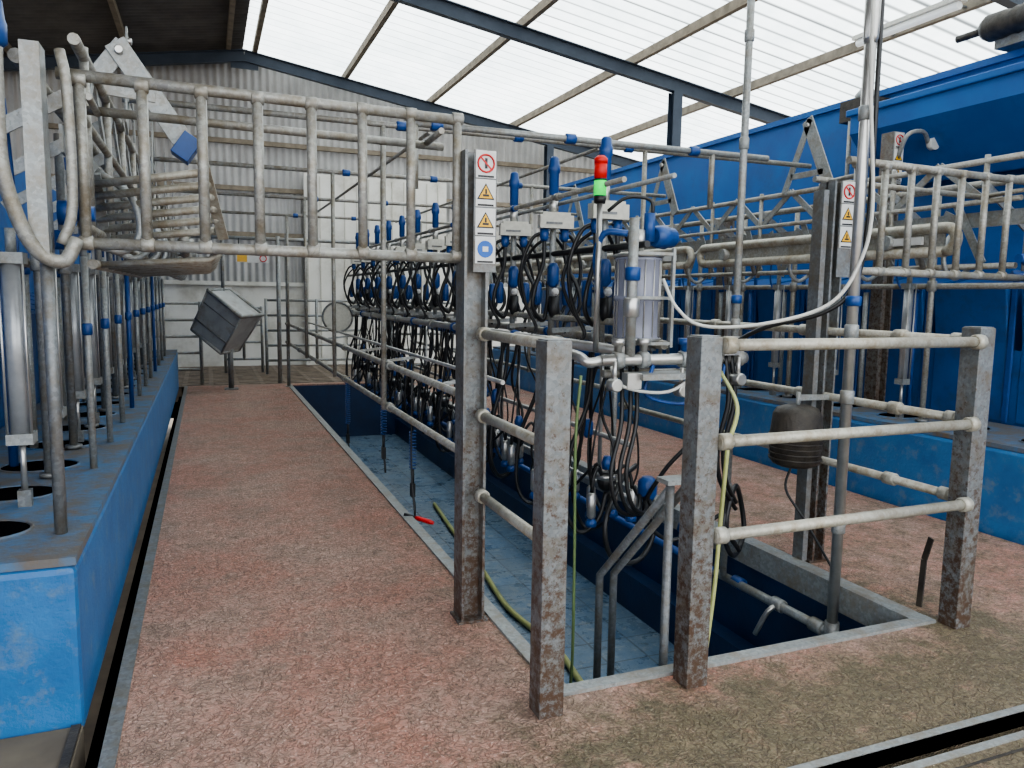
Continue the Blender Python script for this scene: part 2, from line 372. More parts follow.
# ------------------------------------------------------------------ posts
def sign(b,x,y,z,kinds,s=.085):
    for k,kind in enumerate(kinds):
        zz=z-k*(s*1.32); h=s*.63
        b.bb(x-s/2,x+s/2,y-.004,y,zz-h,zz+h,'signw')
        cz=zz+.004; yy=y-.004; r=s*.40; N=16
        if kind=='tri':
            b.prism([(x-r*1.1,yy,cz-r*.85),(x+r*1.1,yy,cz-r*.85),(x,yy,cz+r*1.05)],(0,-.001,0),'dark')
            b.prism([(x-r*.85,yy-.001,cz-r*.7),(x+r*.85,yy-.001,cz-r*.7),(x,yy-.001,cz+r*.78)],(0,-.002,0),'yellow')
            b.bb(x-.004,x+.004,yy-.005,yy-.003,cz-r*.2,cz+r*.35,'dark'); b.bb(x-.014,x+.014,yy-.005,yy-.003,cz-r*.5,cz-r*.25,'dark')
        elif kind=='blue':
            b.prism([(x+r*math.cos(2*math.pi*i/N),yy,cz+r*math.sin(2*math.pi*i/N)) for i in range(N)],(0,-.002,0),'signb')
            b.box((x,yy-.003,cz),(r*.7,.002,r*.6),'signw')
        else:
            b.tube([(x+r*math.cos(2*math.pi*i/N),yy-.002,cz+r*math.sin(2*math.pi*i/N)) for i in range(N+1)],.0045,'red',6)
            b.bar((x-r*.7,yy-.002,cz+r*.7),(x+r*.7,yy-.002,cz-r*.7),.003,.007,'red',up=(0,1,0))
            b.bb(x-.006,x+.006,yy-.003,yy-.001,cz-r*.6,cz+r*.6,'dark')
        b.bb(x-s*.4,x+s*.4,yy-.001,yy,zz-h*.95,zz-h*.8,'dark')
def rhs_post(x,y,h,w=.095):
    b=B('barrier_post'); b.box((x,y,h/2),(w,w,h),'galvp'); b.box((x,y,h+.002),(w*.9,w*.9,.006),'galvp'); return b.done(.008)
rhs_post(1.105,2.38,1.35); rhs_post(1.725,2.38,1.36); rhs_post(3.215,2.41,1.39)
def h_post(x,y,h,kinds,dx,side):
    b=B('gate_post'); w=.11 if not side else .085
    b.bb(x-w/2,x-w/2+.012,y-.06,y+.06,0,h,'galvp'); b.bb(x+w/2-.012,x+w/2,y-.06,y+.06,0,h,'galvp'); b.bb(x-w/2,x+w/2,y-.006,y+.006,0,h,'galvp')
    if side: b.bb(x-w/2-.055,x-w/2-.02,y-.04,y+.04,.0,h-.05,'galvd')
    b.box((x,y,.006),(.14,.14,.012),'galvp')
    b.bb(x+dx-.052,x+dx+.052,y-.068,y-.062,h-.52,h,'galvp')
    sign(b,x+dx,y-.069,h-.06,kinds,.092)
    b.done(.003)
h_post(1.10,3.25,2.12,['no','tri','tri','blue'],.035,0)
h_post(3.24,3.36,2.15,['no','tri','tri'],.045,1)
def rail_run(name,p0,p1,r=.021,m='cream',clamps=(),caps=True):
    b=B(name); b.cyl(p0,p1,r,m,12); p0=Vector(p0);p1=Vector(p1);d=(p1-p0)
    for t in clamps: b.clamp(p0+d*t,d,r*1.5,m,.07)
    if caps:
        for t in (0.02,.98): b.clamp(p0+d*t,d,r*1.45,m,.05)
    return b.done()
zs=(1.33,.965,.60)
for z in zs: rail_run('barrier_rail',(1.775,2.335,z),(3.165,2.35,z),.023,'creamc')
for z in zs: rail_run('barrier_rail',(1.13,2.43,z),(1.13,3.18,z),.022,'creamc')
for z in zs: rail_run('barrier_rail',(3.23,2.46,z),(3.23,5.6,z),.022,'creamc',clamps=(.12,.33,.6))
for x in (1.16,3.18):
    for z in (1.01,.72):
        y0=3.33 if x<2 else 5.65
        rail_run('pit_guard_rail',(x,y0,z),(x,12.55,z),.021,clamps=(.2,.4,.6,.8))
for y in (5.7,8.4,10.6):
    b=B('guard_rail_post'); x=3.23; b.cyl((x,y,0),(x,y,1.05),.024,'galv',10); b.box((x,y,.006),(.1,.1,.012),'galv'); b.done()
for x in (1.19,3.22): 
    b=B('guard_rail_post'); y=12.6; b.cyl((x,y,0),(x,y,2.4),.026,'galv',10); b.box((x,y,.006),(.1,.1,.012),'galv'); b.done()
# ------------------------------------------------------------------ overhead cross gates
def cross_gate(xa,xb,y):
    b=B('entry_gate'); r=.022
    b.tube([(xa,y,2.27),(xb,y,2.25)],r,'cream',10); b.tube([(xa,y,1.67),(xb,y,1.66)],r,'cream',10)
    n=8
    for i in range(n):
        x=xa+(xb-xa)*(i+.35)/(n-.6); b.cyl((x,y-.0,1.66),(x,y,2.26),.020,'cream',10)
        b.clamp((x,y,1.67),(1,0,0),.027,'cream',.05); b.clamp((x,y,2.255),(1,0,0),.027,'cream',.05)
    b.tube([(xa,y+.25,2.20),(xb,y+.25,2.18)],.018,'cream',10)
    for x in (xa+.1,xb-.08): b.cyl((x,y,2.2),(x,y+.25,2.19),.014,'cream',8)
    b.done()
cross_gate(-.48,1.04,3.26); cross_gate(3.30,4.80,3.32)
# ------------------------------------------------------------------ stall frames both sides
def stall(side):
    X=lambda u:SX(side,u)
    b=B('stall_frame'); m='cream'
    for z,r in ((2.42,.022),(2.16,.018),(1.74,.020)): b.cyl((X(2.59),3.35,z),(X(2.59),12.6,z),r,m,10)
    b.cyl((X(2.75),3.2,2.30),(X(2.75),12.6,2.30),.026,m,10)
    b.cyl((X(2.95),3.2,1.62),(X(2.95),12.6,1.62),.022,m,10)
    for i in range(13):
        y=3.6+.73*i
        b.cyl((X(2.59),y,1.70),(X(2.59),y,2.46),.018,m,8)
        b.bar((X(2.60),y,2.16),(X(2.60),y+.36,2.44),.05,.012,'galv'); b.bar((X(2.60),y+.36,2.44),(X(2.60),y+.73,2.16),.05,.012,'galv')
        b.bar((X(2.62),y,1.76),(X(2.62),y+.22,2.16),.055,.012,'galv')
        b.tube([(X(2.62),y+.1,1.72),(X(2.50),y+.1,1.66),(X(2.42),y+.12,1.74),(X(2.45),y+.14,1.9),(X(2.58),y+.16,2.0)],.016,'galv',8,4)
        b.bar((X(2.62),y+.05,2.3),(X(3.2),y+.05,1.95),.06,.012,'galv')
        b.bar((X(2.66),y+.30,2.12),(X(2.66),y+.5,1.72),.07,.01,'galv'); b.bar((X(2.66),y+.66,2.12),(X(2.66),y+.5,1.72),.04,.01,'galv')
    b.bar((X(2.64),3.3,2.05),(X(2.64),12.6,2.05),.10,.012,'galv')
    b.done()
    for k in range(4):
        y=5.2+2.2*k
        g=B('gusset_bracket'); xx=X(2.55)
        g.bar((xx,y-.28,2.40),(xx,y+.02,3.0),.12,.012,'galv') ; g.bar((xx,y-.02,3.0),(xx,y+.25,2.42),.065,.012,'galv')
        g.bar((xx,y-.20,2.55),(xx,y+.18,2.55),.05,.012,'galv'); g.clamp((xx,y,2.95),(1,0,0),.02,'inox',.05)
        g.done(.003)
    for i in range(12):
        y=4.19+.73*i
        if y>12: break
        p=B('stall_support_pole'); p.cyl((X(2.89),y,.59),(X(2.89),y,2.34),.022,'galvd' if side<0 else 'cream',10); p.clamp((X(2.89),y,1.62),(0,0,1),.034,'galv',.08); p.clamp((X(2.89),y,.605),(0,0,1),.045,'galvd',.02); p.done()
    for i in range(12):
        y=3.66+.73*i
        if side>0 and i<1: continue
        if y>12: break
        p=B('pneumatic_ram'); x=X(2.89); r=.042 if side<0 else .034
        p.cyl((x,y,.90),(x,y,1.62),r,'ram',16)
        for z in (.88,1.62): p.box((x,y,z+.0),(r*2.3,r*2.3,.045),'galv')
        p.cyl((x,y,.66),(x,y,.88),.012,'inox',8); p.box((x,y,.625),(.05,.04,.07),'galvd')
        p.cyl((x,y,1.64),(x,y,1.74),.02,'galv',8)
        for a in (-1,1): p.cyl((x+a*r,y-r,.86),(x+a*r,y-r,1.64),.006,'inox',6)
        p.tube([(x,y+.06,1.58),(x,y+.12,1.7),(x,y+.1,1.95),(x,y+.02,2.25)],.009,'blue',6,4); p.done()
    a=B('air_line_bundle')
    for i in range(16):
        y=4.0+.5*i
        if side>0 and y<4.5: continue
        a.cyl((X(3.1),y,.59),(X(3.1),y,1.62),.022,'blue' if i%2 else 'galv',8)
        a.clamp((X(3.1),y,1.6),(0,0,1),.032,'blue',.05)
    a.cyl((X(3.1),3.6,1.62),(X(3.1),12.3,1.62),.02,'blue',8)
    if side<0:
        for i in range(11): a.cyl((X(2.72),4.35+.73*i,.59),(X(2.72),4.35+.73*i,1.66),.017,'galv' if i%4!=3 else 'blue',8); a.clamp((X(2.72),4.35+.73*i,1.3),(0,0,1),.024,'blue',.06)
    a.done()
stall(-1); stall(1)
g=B('gusset_bracket'); y=4.2
g.bar((-.55,y,2.36),(-.33,y,2.66),.012,.085,'galv',up=(0,1,0)); g.bar((-.37,y-.015,2.66),(-.06,y-.015,2.19),.012,.10,'galv',up=(0,1,0))
g.box((-.07,y-.05,2.19),(.09,.12,.12),'blue',Matrix.Rotation(.6,3,'Y')); g.bar((-.48,y-.02,2.44),(-.2,y-.02,2.42),.05,.01,'galv'); g.clamp((-.35,y-.02,2.62),(0,1,0),.02,'inox',.05)
g.bar((-.52,y+.02,2.42),(-.52,y+.02,2.2),.012,.06,'galv',up=(0,1,0)); g.done(.003)
def end_bracket(side):
    X=lambda u:SX(side,u)
    b=B('stall_end_bracket')
    b.bb(min(X(2.68),X(2.73)),max(X(2.68),X(2.73)),3.14,3.15,1.62,2.34,'galv'); b.bb(min(X(2.67),X(2.68)),max(X(2.67),X(2.68)),3.14,3.25,1.62,2.34,'galv')
    b.tube([(X(2.795),3.12,2.32),(X(2.795),3.1,2.1),(X(2.79),3.1,1.9),(X(2.75),3.12,1.72),(X(2.70),3.15,1.62),(X(2.63),3.18,1.60),(X(2.59),3.2,1.68)],.025,'cream',12,5)
    b.tube([(X(2.62),3.22,2.34),(X(2.60),3.2,2.2),(X(2.60),3.2,1.8),(X(2.64),3.2,1.66)],.018,'cream',10,5)
    b.lathe((X(2.80),3.12,2.30),(X(2.80),3.12,2.45),[(0,.03),(.1,.045),(.5,.045),(.6,.04),(1,.035)],'blue')
    b.lathe((X(2.66),3.3,1.78),(X(2.54),3.3,1.78),[(0,.045),(.4,.045),(.5,.028),(1,.028)],'blue'); b.lathe((X(2.68),3.3,1.68),(X(2.56),3.35,1.68),[(0,.036),(.4,.036),(.5,.026),(1,.026)],'blue')
    b.cyl((X(2.69),3.2,.59),(X(2.69),3.2,1.7),.022,'galvd'); b.done()
end_bracket(-1); end_bracket(1)
def loop(side,u,y0,y1,z,dz=.15,r=.036,m='inox'):
    b=B('rump_rail'); x=SX(side,u); h=dz/2; pts=[]
    for k in range(9):
        a=-math.pi/2-math.pi*k/8; pts.append((x,y0+h+h*math.cos(a)*1.0,z+h*math.sin(a)))
    for k in range(9):
        a=math.pi/2-math.pi*k/8; pts.append((x,y1-h+h*math.cos(a),z+h*math.sin(a)))
    pts.append(pts[0]); b.tube(pts,r,m,12)
    b.bb(x-.006,x+.006,y0+.08,y1-.08,z-h,z+h,'cream')
    b.box((x-side*.02,y0+.35,z),(.02,.24,.05),'signw'); 
    for yy in (y0+.5,y1-.4):
        b.tube([(x,yy,z),(SX(side,2.5),yy,z-.02),(SX(side,2.56),yy,1.74)],.02,'galv',8); b.lathe((x-side*.06,yy,z),(x+side*.06,yy,z),[(0,.05),(1,.05)],'galv')
    b.done()
loop(1,2.24,3.5,6.2,1.90,m='creamc'); loop(1,2.24,6.35,9.0,1.90,m='creamc'); loop(1,2.24,9.2,11.8,1.90,m='creamc')
b=B('rump_rail')
for k in range(6):
    z=1.985-.042*k; y=3.48+.06*k
    b.tube([(.0+.012*k,y,z),(-.44,y+.22,z-.05)],.017,'creamc',10)
    b.ell((.0+.012*k,y,z),(.022,.022,.022),'creamc')
b.bar((.0,3.46,2.03),(.08,3.80,1.74),.045,.015,'creamc',up=(1,0,0)); b.bar((-.42,3.68,1.98),(-.42,4.02,1.68),.045,.015,'galv',up=(1,0,0)); b.done()
b=B('slatted_gate_leaf')
for k in range(9):
    y=3.5+k*.27; b.tube([(.06,y,1.66),(.02,y,1.63),(-.42,y+.12,1.60)],.014,'creamc',8)
b.cyl((-.42,3.5,1.60),(-.42,6.0,1.60),.02,'cream'); b.cyl((.04,3.4,1.67),(.04,5.9,1.67),.02,'cream'); b.done()
loop(-1,2.30,6.2,8.6,1.86,m='cream'); loop(-1,2.30,8.8,11.6,1.86,m='cream')
# ------------------------------------------------------------------ overhead cross pipes
for y,z in ((4.35,2.46),(5.2,2.62),(7.4,2.62),(9.6,2.62),(11.8,2.62)):
    b=B('overhead_cross_pipe')
    xa=-.43 if y>5 else 1.1
    b.cyl((xa,y,z),(4.75 if y>5 else 3.6,y,z),.020,'cream' if y>5 else 'galv',10)
    for x in (1.25,2.1,3.0): b.clamp((x,y,z),(1,0,0),.032,'blue',.07)
    for x in (1.125,3.145): b.cyl((x,y,z),(x,y,.70 if y>5 else 2.1),.019,'cream',8)
    b.done()
b=B('overhead_conduit'); b.cyl((1.45,5.2,2.60),(1.45,11.8,2.60),.014,'cream'); b.cyl((2.75,5.2,2.60),(2.75,11.8,2.60),.014,'cream')
b.done()
# ------------------------------------------------------------------ central milk line
b=B('milk_line')
for x,z,r,m in ((2.02,1.22,.03,'inox'),(2.28,1.25,.026,'cream'),(2.15,1.36,.02,'cream'),(2.0,2.10,.015,'cream'),(2.3,2.14,.014,'galv'),(2.15,1.78,.018,'dark'),(2.38,1.12,.022,'blue')):
    b.cyl((x,3.5,z),(x,12.6,z),r,m,12)
for i in range(12):
    y=4.3+.71*i
    for x,z,r in ((2.02,1.22,.042),(2.28,1.25,.036),(2.0,2.10,.024)): b.clamp((x,y,z),(0,1,0),r,'blue' if i%2 else 'galv',.05)
    b.bar((1.98,y,1.29),(2.32,y,1.31),.03,.01,'galv')
b.done()
def unit():
    b=B('milking_unit')
    b.cyl((0,0,1.2),(0,0,2.25),.022,'galv',10)
    b.lathe((0,0,2.16),(0,0,2.41),[(0,.02),(.05,.032),(.55,.032),(.6,.04),(.75,.04),(.8,.034),(.95,.03),(1,.02)],'blue')
    b.lathe((0,0,2.02),(0,0,2.16),[(0,.028),(1,.028)],'inox')
    b.box((0,-.05,1.985),(.23,.07,.085),'white'); b.box((-.02,-.087,1.975),(.11,.004,.014),'galvd'); b.box((0,-.05,2.035),(.19,.055,.02),'white')
    for a in (-1,1):
        b.lathe((a*.07,-.03,1.86),(a*.07,-.03,1.94),[(0,.02),(.3,.03),(1,.03)],'blue',10)
        b.tube([(a*.07,-.03,1.88),(a*.08,-.05,1.72),(a*.15,-.10,1.55),(a*.16,-.1,1.42),(a*.08,-.06,1.34),(a*.03,0,1.46),(a*.02,.02,1.6)],.014,'dark',8,5)
        b.tube([(a*.04,-.03,1.92),(a*.14,.0,1.88),(a*.21,.02,1.68),(a*.17,.04,1.45),(a*.10,.02,1.30),(a*.13,0,1.24)],.012,'dark',8,5)
        b.tube([(a*.02,.03,1.9),(a*.12,.10,1.80),(a*.19,.14,1.60),(a*.12,.12,1.40),(a*.04,.08,1.34)],.011,'dark',8,5)
        b.lathe((a*.10,0,1.44),(a*.10,0,1.60),[(0,.018),(.1,.028),(.5,.032),(.9,.028),(1,.018)],'blue',10)
    b.lathe((0,-.02,1.56),(0,-.02,1.72),[(0,.02),(.15,.04),(.8,.04),(1,.025)],'blue',12)
    b.lathe((0,-.05,1.36),(0,-.05,1.5),[(0,.022),(.3,.04),(1,.036)],'dark',12)
    b.ell((0,-.07,1.53),(.026,.026,.026),'signw')
    return b
def cluster():
    b=B('milking_cluster')
    b.lathe((0,0,.34),(0,0,.46),[(0,.02),(.2,.05),(.55,.06),(.7,.055),(1,.03)],'dark',14); b.lathe((0,0,.42),(0,0,.45),[(0,.064),(1,.064)],'inox',14)
    for i,(dx,dy) in enumerate(((-.10,-.05),(-.04,.07),(.07,.06),(.11,-.04))):
        b.tube([(dx*.4,dy*.4,.44),(dx*.9,dy*.9,.50),(dx*1.25,dy*1.2,.44),(dx*1.35,dy*1.35,.36)],.012,'dark',6,4)
        b.lathe((dx*1.35,dy*1.35,.20),(dx*1.35,dy*1.35,.36),[(0,.017),(.1,.028),(.9,.028),(1,.015)],'inox',10)
        b.lathe((dx*1.35,dy*1.35,.155),(dx*1.35,dy*1.35,.20),[(0,.034),(.6,.034),(1,.02)],'blue',10)
        b.tube([(dx*1.35,dy*1.35,.36),(dx*1.6,dy*1.8,.5),(dx*1.3,dy*1.9,.75),(dx*.4,dy*.8,1.0),(dx*.2,dy*.3,1.2)],.007,'dark',6,4)
    b.tube([(0,0,.34),(-.06,-.02,.18),(-.17,.0,.10),(-.26,.02,.24),(-.24,.03,.58),(-.13,.02,.9),(-.12,0,1.2)],.014,'dark',8,5)
    b.tube([(.03,.03,.34),(.08,.12,.12),(-.02,.24,.05),(-.12,.22,.3),(-.10,.14,.7),(-.08,.1,1.2)],.013,'dark',8,5)
    b.tube([(.05,.0,.36),(.14,.2,.2),(.16,.36,.12),(.12,.44,.34),(.06,.34,.7),(.0,.22,1.0),(.06,.16,1.24)],.013,'dark',8,5)
    b.tube([(-.1,.0,.5),(-.16,.2,.3),(-.12,.38,.22),(-.06,.46,.45),(-.08,.36,.8),(-.1,.3,1.2)],.010,'dark',8,5)
    b.tube([(.02,0,.45),(.06,.03,.60),(.0,.08,.8),(-.02,.04,1.0),(.05,.02,1.23)],.010,'dark',8,5)
    b.lathe((0,0,.48),(0,0,.56),[(0,.03),(.5,.035),(1,.02)],'blue',10); b.lathe((.02,.3,.62),(.02,.3,.74),[(0,.02),(.2,.034),(.8,.034),(1,.02)],'blue',10)
    return b
uo=unit().done(loc=(2.15,3.98,0)); co=cluster().done(loc=(2.24,4.02,-.02))
for i in range(1,12):
    dup(uo,(2.15,3.98+.705*i,0),random.uniform(-.2,.2)); dup(co,(2.24+random.uniform(-.03,.03),4.02+.705*i,random.uniform(-.08,.02)),random.uniform(-.6,.6))
b=B('cluster_rack'); b.cyl((2.34,3.9,.62),(2.34,12.3,.62),.016,'inox'); b.cyl((2.34,3.9,.30),(2.34,12.3,.30),.012,'inox')
for i in range(6):
    y=4.3+1.41*i; b.cyl((2.34,y,.28),(2.34,y,1.25),.014,'inox',8)
b.done()
# ------------------------------------------------------------------ near equipment
b=B('receiver_jar'); jx,jy=2.16,3.60
b.lathe((jx,jy,1.27),(jx,jy,1.72),[(0,.10),(.02,.128),(.06,.12),(.46,.12),(.48,.13),(.52,.13),(.54,.12),(.94,.12),(.97,.13),(1,.11)],'jar',28)
b.lathe((jx,jy,1.26),(jx,jy,1.285),[(0,.11),(1,.134)],'inox',28); b.lathe((jx,jy,1.715),(jx,jy,1.735),[(0,.134),(.6,.134),(1,.11)],'inox',28)
b.cyl((jx,jy,1.27),(jx,jy,1.72),.02,'galv',10); b.cyl((jx+.03,jy,1.2),(jx+.03,jy,1.27),.03,'blue')
for k in range(14):
    a=2*math.pi*k/14; b.cyl((jx+.122*math.cos(a),jy+.122*math.sin(a),1.29),(jx+.122*math.cos(a),jy+.122*math.sin(a),1.71),.004,'inox',5)
for a in (-1,1): b.bb(jx+a*.128-.008,jx+a*.128+.008,jy-.15,jy-.13,1.24,1.76,'galv')
for z in (1.26,1.50,1.73): b.bb(jx-.135,jx+.135,jy-.148,jy-.136,z-.008,z+.008,'galv')
b.lathe((jx,jy,1.73),(jx,jy,1.86),[(0,.02),(.3,.02),(.35,.035),(1,.03)],'inox')
b.done()
b=B('vacuum_valve')
b.lathe((2.26,3.62,1.83),(2.42,3.66,1.83),[(0,.045),(.15,.06),(.5,.065),(.55,.055),(.85,.055),(.9,.05),(1,.03)],'blue',18)
b.cyl((2.22,3.6,1.8),(2.22,3.6,1.95),.03,'blue'); b.tube([(2.10,3.62,1.84),(2.0,3.7,1.84),(1.98,3.75,1.7),(2.05,3.8,1.5)],.018,'blue',10,4)
b.tube([(2.24,3.6,1.94),(2.22,3.6,2.02),(2.1,3.64,2.03),(2.02,3.7,1.96)],.010,'dark',8,4); b.done()
b=B('traffic_light'); x,y=1.98,3.72; dz=-.05
b.cyl((x,y,1.2),(x,y,2.05+dz),.016,'inox'); b.lathe((x,y,2.05+dz),(x,y,2.09+dz),[(0,.03),(1,.036)],'dark')
b.lathe((x,y,2.09+dz),(x,y,2.17+dz),[(0,.034),(1,.034)],'lgreen',18); b.lathe((x,y,2.17+dz),(x,y,2.18+dz),[(0,.036),(1,.036)],'dark',18)
b.lathe((x,y,2.18+dz),(x,y,2.26+dz),[(0,.034),(1,.034)],'lred',18); b.lathe((x,y,2.26+dz),(x,y,2.30+dz),[(0,.036),(.6,.036),(1,.02)],'lred',18); b.done()
b=B('vacuum_manifold')
b.cyl((1.85,3.42,1.18),(2.75,3.42,1.18),.03,'inox'); b.cyl((1.92,3.52,1.10),(2.5,3.5,1.10),.022,'cream')
b.tube([(1.85,3.42,1.18),(1.78,3.42,1.17),(1.76,3.5,1.2),(1.78,3.9,1.22),(2.0,4.1,1.22)],.026,'inox',10,4)
for x in (1.95,2.1,2.35,2.55,2.7):
    b.clamp((x,3.42,1.18),(1,0,0),.045,'galv',.05); b.lathe((x,3.42,1.2),(x,3.42,1.29),[(0,.02),(.6,.02),(.65,.035),(1,.035)],'blue' if x>2.3 else 'inox',10)
b.cyl((2.02,3.42,1.2),(2.02,3.42,1.9),.026,'galv'); b.clamp((2.02,3.42,1.45),(0,0,1),.040,'inox',.1); b.clamp((2.02,3.42,1.62),(0,0,1),.04,'blue',.07)
b.box((2.5,3.4,1.12),(.12,.05,.07),'dark'); b.box((2.62,3.38,1.25),(.1,.03,.1),'inox'); b.box((2.2,3.38,1.10),(.34,.16,.03),'galv'); b.box((2.0,3.36,1.08),(.08,.06,.08),'inox')
for x,z in ((1.9,1.06),(2.3,1.02),(2.42,1.05),(2.66,1.07)): b.clamp((x,3.36,z),(0,1,0),.035,'inox',.07); b.cyl((x,3.36,z),(x,3.36,z+.12),.012,'inox',8)
b.tube([(2.15,3.4,1.15),(2.1,3.38,1.0),(2.35,3.36,.95),(2.55,3.38,1.05),(2.6,3.4,1.15)],.010,'blue',8,5)
b.tube([(1.9,3.4,1.15),(1.95,3.35,1.05),(2.2,3.33,1.02),(2.4,3.35,1.12)],.009,'whose',8,5)
for dx in (0,.04): b.tube([(2.6+dx,3.4,1.2),(2.62+dx,3.38,.95),(2.58+dx,3.4,.7),(2.62+dx,3.42,.5),(2.8,3.5,.3+dx)],.013,'dark',8,5)
for dx in (0,.05,.09): b.tube([(2.02+dx,3.5,1.15),(2.0+dx,3.45,.85),(1.92+dx,3.4,.6),(1.97+dx,3.4,.40),(2.15+dx,3.5,.34),(2.28,3.7,.45)],.012,'dark',8,5)
b.tube([(2.25,3.7,.55),(2.1,3.6,.5),(1.95,3.5,.3),(2.0,3.5,.1),(2.2,3.55,.05),(2.35,3.65,.2),(2.3,3.8,.4)],.015,'dark',8,6)
b.tube([(2.75,3.5,.4),(2.68,3.45,.2),(2.8,3.5,.02),(2.95,3.6,.12),(2.9,3.6,.36),(2.78,3.5,.42),(2.7,3.45,.22),(2.84,3.5,.05)],.015,'dark',8,6)
b.tube([(2.5,3.42,1.1),(2.45,3.4,.8),(2.3,3.5,.55),(2.25,3.6,.3),(2.45,3.6,.12),(2.75,3.5,.3)],.012,'dark',8,6)
b.lathe((2.28,3.62,.36),(2.28,3.62,.5),[(0,.03),(.3,.055),(.8,.055),(1,.03)],'blue',14); b.lathe((2.5,3.6,.16),(2.58,3.56,.28),[(0,.03),(.3,.045),(.8,.045),(1,.02)],'blue',14)
b.done()
def tallpole(x,y,z0,r,m,name):
    b=B(name); b.cyl((x,y,z0),(x,y,4.7),r,m,14)
    for z in (.35,1.02,1.35,2.4,3.0): b.clamp((x,y,z),(0,0,1),r*1.3,'galv',.07)
    b.clamp((x,y,1.5),(0,0,1),r*1.45,'blue',.05)
    return b
b=tallpole(2.98,2.91,-.2,.027,'inox','downpipe')
b.lathe((2.98,2.91,2.72),(2.98,2.91,3.0),[(0,.027),(.1,.036),(.9,.036),(1,.027)],'inox')
b.lathe((2.98,2.91,-.32),(2.98,2.91,-.16),[(0,.03),(.2,.042),(1,.036)],'galvd'); b.done()
b=tallpole(2.93,3.75,-.2,.022,'galv','downpipe'); b.cyl((2.975,3.80,1.3),(2.975,3.80,4.7),.017,'blue'); b.done()
b=B('drain_pipe_run'); b.cyl((2.98,2.75,-.22),(2.95,3.85,-.22),.026,'galv')
for y in (3.0,3.3,3.65): b.clamp((2.97,y,-.22),(0,1,0),.038,'blue' if y==3.65 else 'galv',.09)
b.tube([(2.98,3.3,-.22),(2.90,3.3,-.25),(2.86,3.35,-.4)],.015,'inox',8,3); b.cyl((2.95,3.85,-.22),(2.95,12.3,-.25),.025,'blue'); b.done()
b=B('motor_cover'); x,y,z=3.0,3.27,.76
b.lathe((x,y,z-.17),(x,y,z+.17),[(0,.09),(.04,.12),(.1,.135),(.45,.14),(.5,.148),(.55,.14),(.85,.13),(.95,.11),(1,.06)],'rusty',14)
for k in range(5): b.lathe((x,y,z-.13+k*.03),(x,y,z-.12+k*.03),[(0,.143),(1,.143)],'rusty',14)
b.cyl((x,y,z+.15),(x,y,1.0),.012,'galv'); b.bar((x,y,.97),(3.22,y,.965),.03,.02,'galv'); b.tube([(x-.02,y,z-.17),(x-.05,y,z-.3),(x,y-.1,z-.45),(x+.02,y-.3,.1)],.007,'dark',8,5); b.done()
b=B('white_hose'); b.tube([(2.97,2.87,3.3),(2.91,2.84,2.95),(2.95,2.86,2.5),(3.01,2.86,1.95),(2.97,2.88,1.68),(2.86,2.95,1.48),(2.6,3.1,1.38),(2.38,3.3,1.36),(2.28,3.4,1.45),(2.22,3.45,1.6)],.009,'whose',8,8)
b.tube([(2.97,2.87,3.3),(2.92,2.87,3.42),(2.85,2.9,3.55),(2.8,2.95,3.9)],.010,'whose',8,6); b.done()
b=B('black_cable'); b.tube([(3.02,2.9,3.3),(3.03,2.9,2.5),(3.03,2.9,1.9),(2.99,2.92,1.58),(2.88,3.0,1.44),(2.7,3.2,1.36),(2.6,3.38,1.25)],.012,'dark',8,8)
b.tube([(3.01,2.92,2.9),(3.1,3.0,3.2),(3.02,3.1,3.5),(2.99,3.4,3.9)],.008,'dark',8,6); b.done()
b=B('wash_hose'); b.tube([(2.35,8.2,-.875),(2.22,6.8,-.875),(2.16,6.0,-.875),(2.08,5.2,-.875),(2.14,4.5,-.875),(2.09,4.0,-.875),(2.02,3.4,-.875)],.022,'yhose',8,6); b.done()
b=B('green_hose'); b.tube([(1.68,3.3,1.12),(1.66,3.3,.8),(1.67,3.3,.2),(1.66,3.28,-.4),(1.65,3.35,-.88),(1.8,3.5,-.885)],.008,'ghose',8,6); b.done()
b=B('yellow_hose'); b.tube([(2.14,2.75,.85),(2.12,2.75,.5),(2.08,2.72,.2),(2.02,2.7,-.2),(2.0,2.75,-.6)],.010,'yhose',8,6); b.tube([(2.14,2.75,.85),(2.3,2.9,1.0),(2.5,3.3,1.12)],.010,'yhose',8,6); b.done()
def coil(x,y,z1,z0,R=.024):
    b=B('coiled_air_hose'); n=int((z1-z0)/.022); pts=[]
    for i in range(n*8): 
        a=2*math.pi*i/8; pts.append((x+R*math.cos(a),y+R*math.sin(a),z1-(z1-z0)*i/(n*8)))
    b.tube(pts,.005,'blue',5); b.cyl((x,y,z1),(x,y,1.05),.005,'dark',6); b.cyl((x,y,z0-.12),(x,y,z0),.012,'dark',8)
    b.box((x,y,z0-.16),(.03,.05,.1),'dark'); b.tube([(x,y,z0-.2),(x,y-.05,z0-.24),(x,y-.07,z0-.32)],.009,'dark',6,3)
    b.done()
coil(1.40,4.3,.95,.72); coil(1.38,5.4,.5,.22); coil(1.38,6.4,.6,.3); coil(1.38,8.2,.6,.1)
b=B('hose_hanger'); b.cyl((1.39,3.6,1.06),(1.39,12.3,1.06),.012,'inox')
for y in (3.95,5.4,6.4,8.2): b.bar((1.18,y,1.02),(1.44,y,1.05),.02,.01,'galv')
b.done()
b=B('teat_spray_gun'); b.tube([(1.27,5.0,.95),(1.27,5.0,.3),(1.27,4.9,.0)],.006,'dark',6,4); b.lathe((1.27,4.9,.0),(1.37,4.8,-.02),[(0,.012),(.2,.016),(.8,.016),(1,.01)],'red'); b.cyl((1.27,4.9,.0),(1.2,4.93,.02),.012,'dark'); b.done()
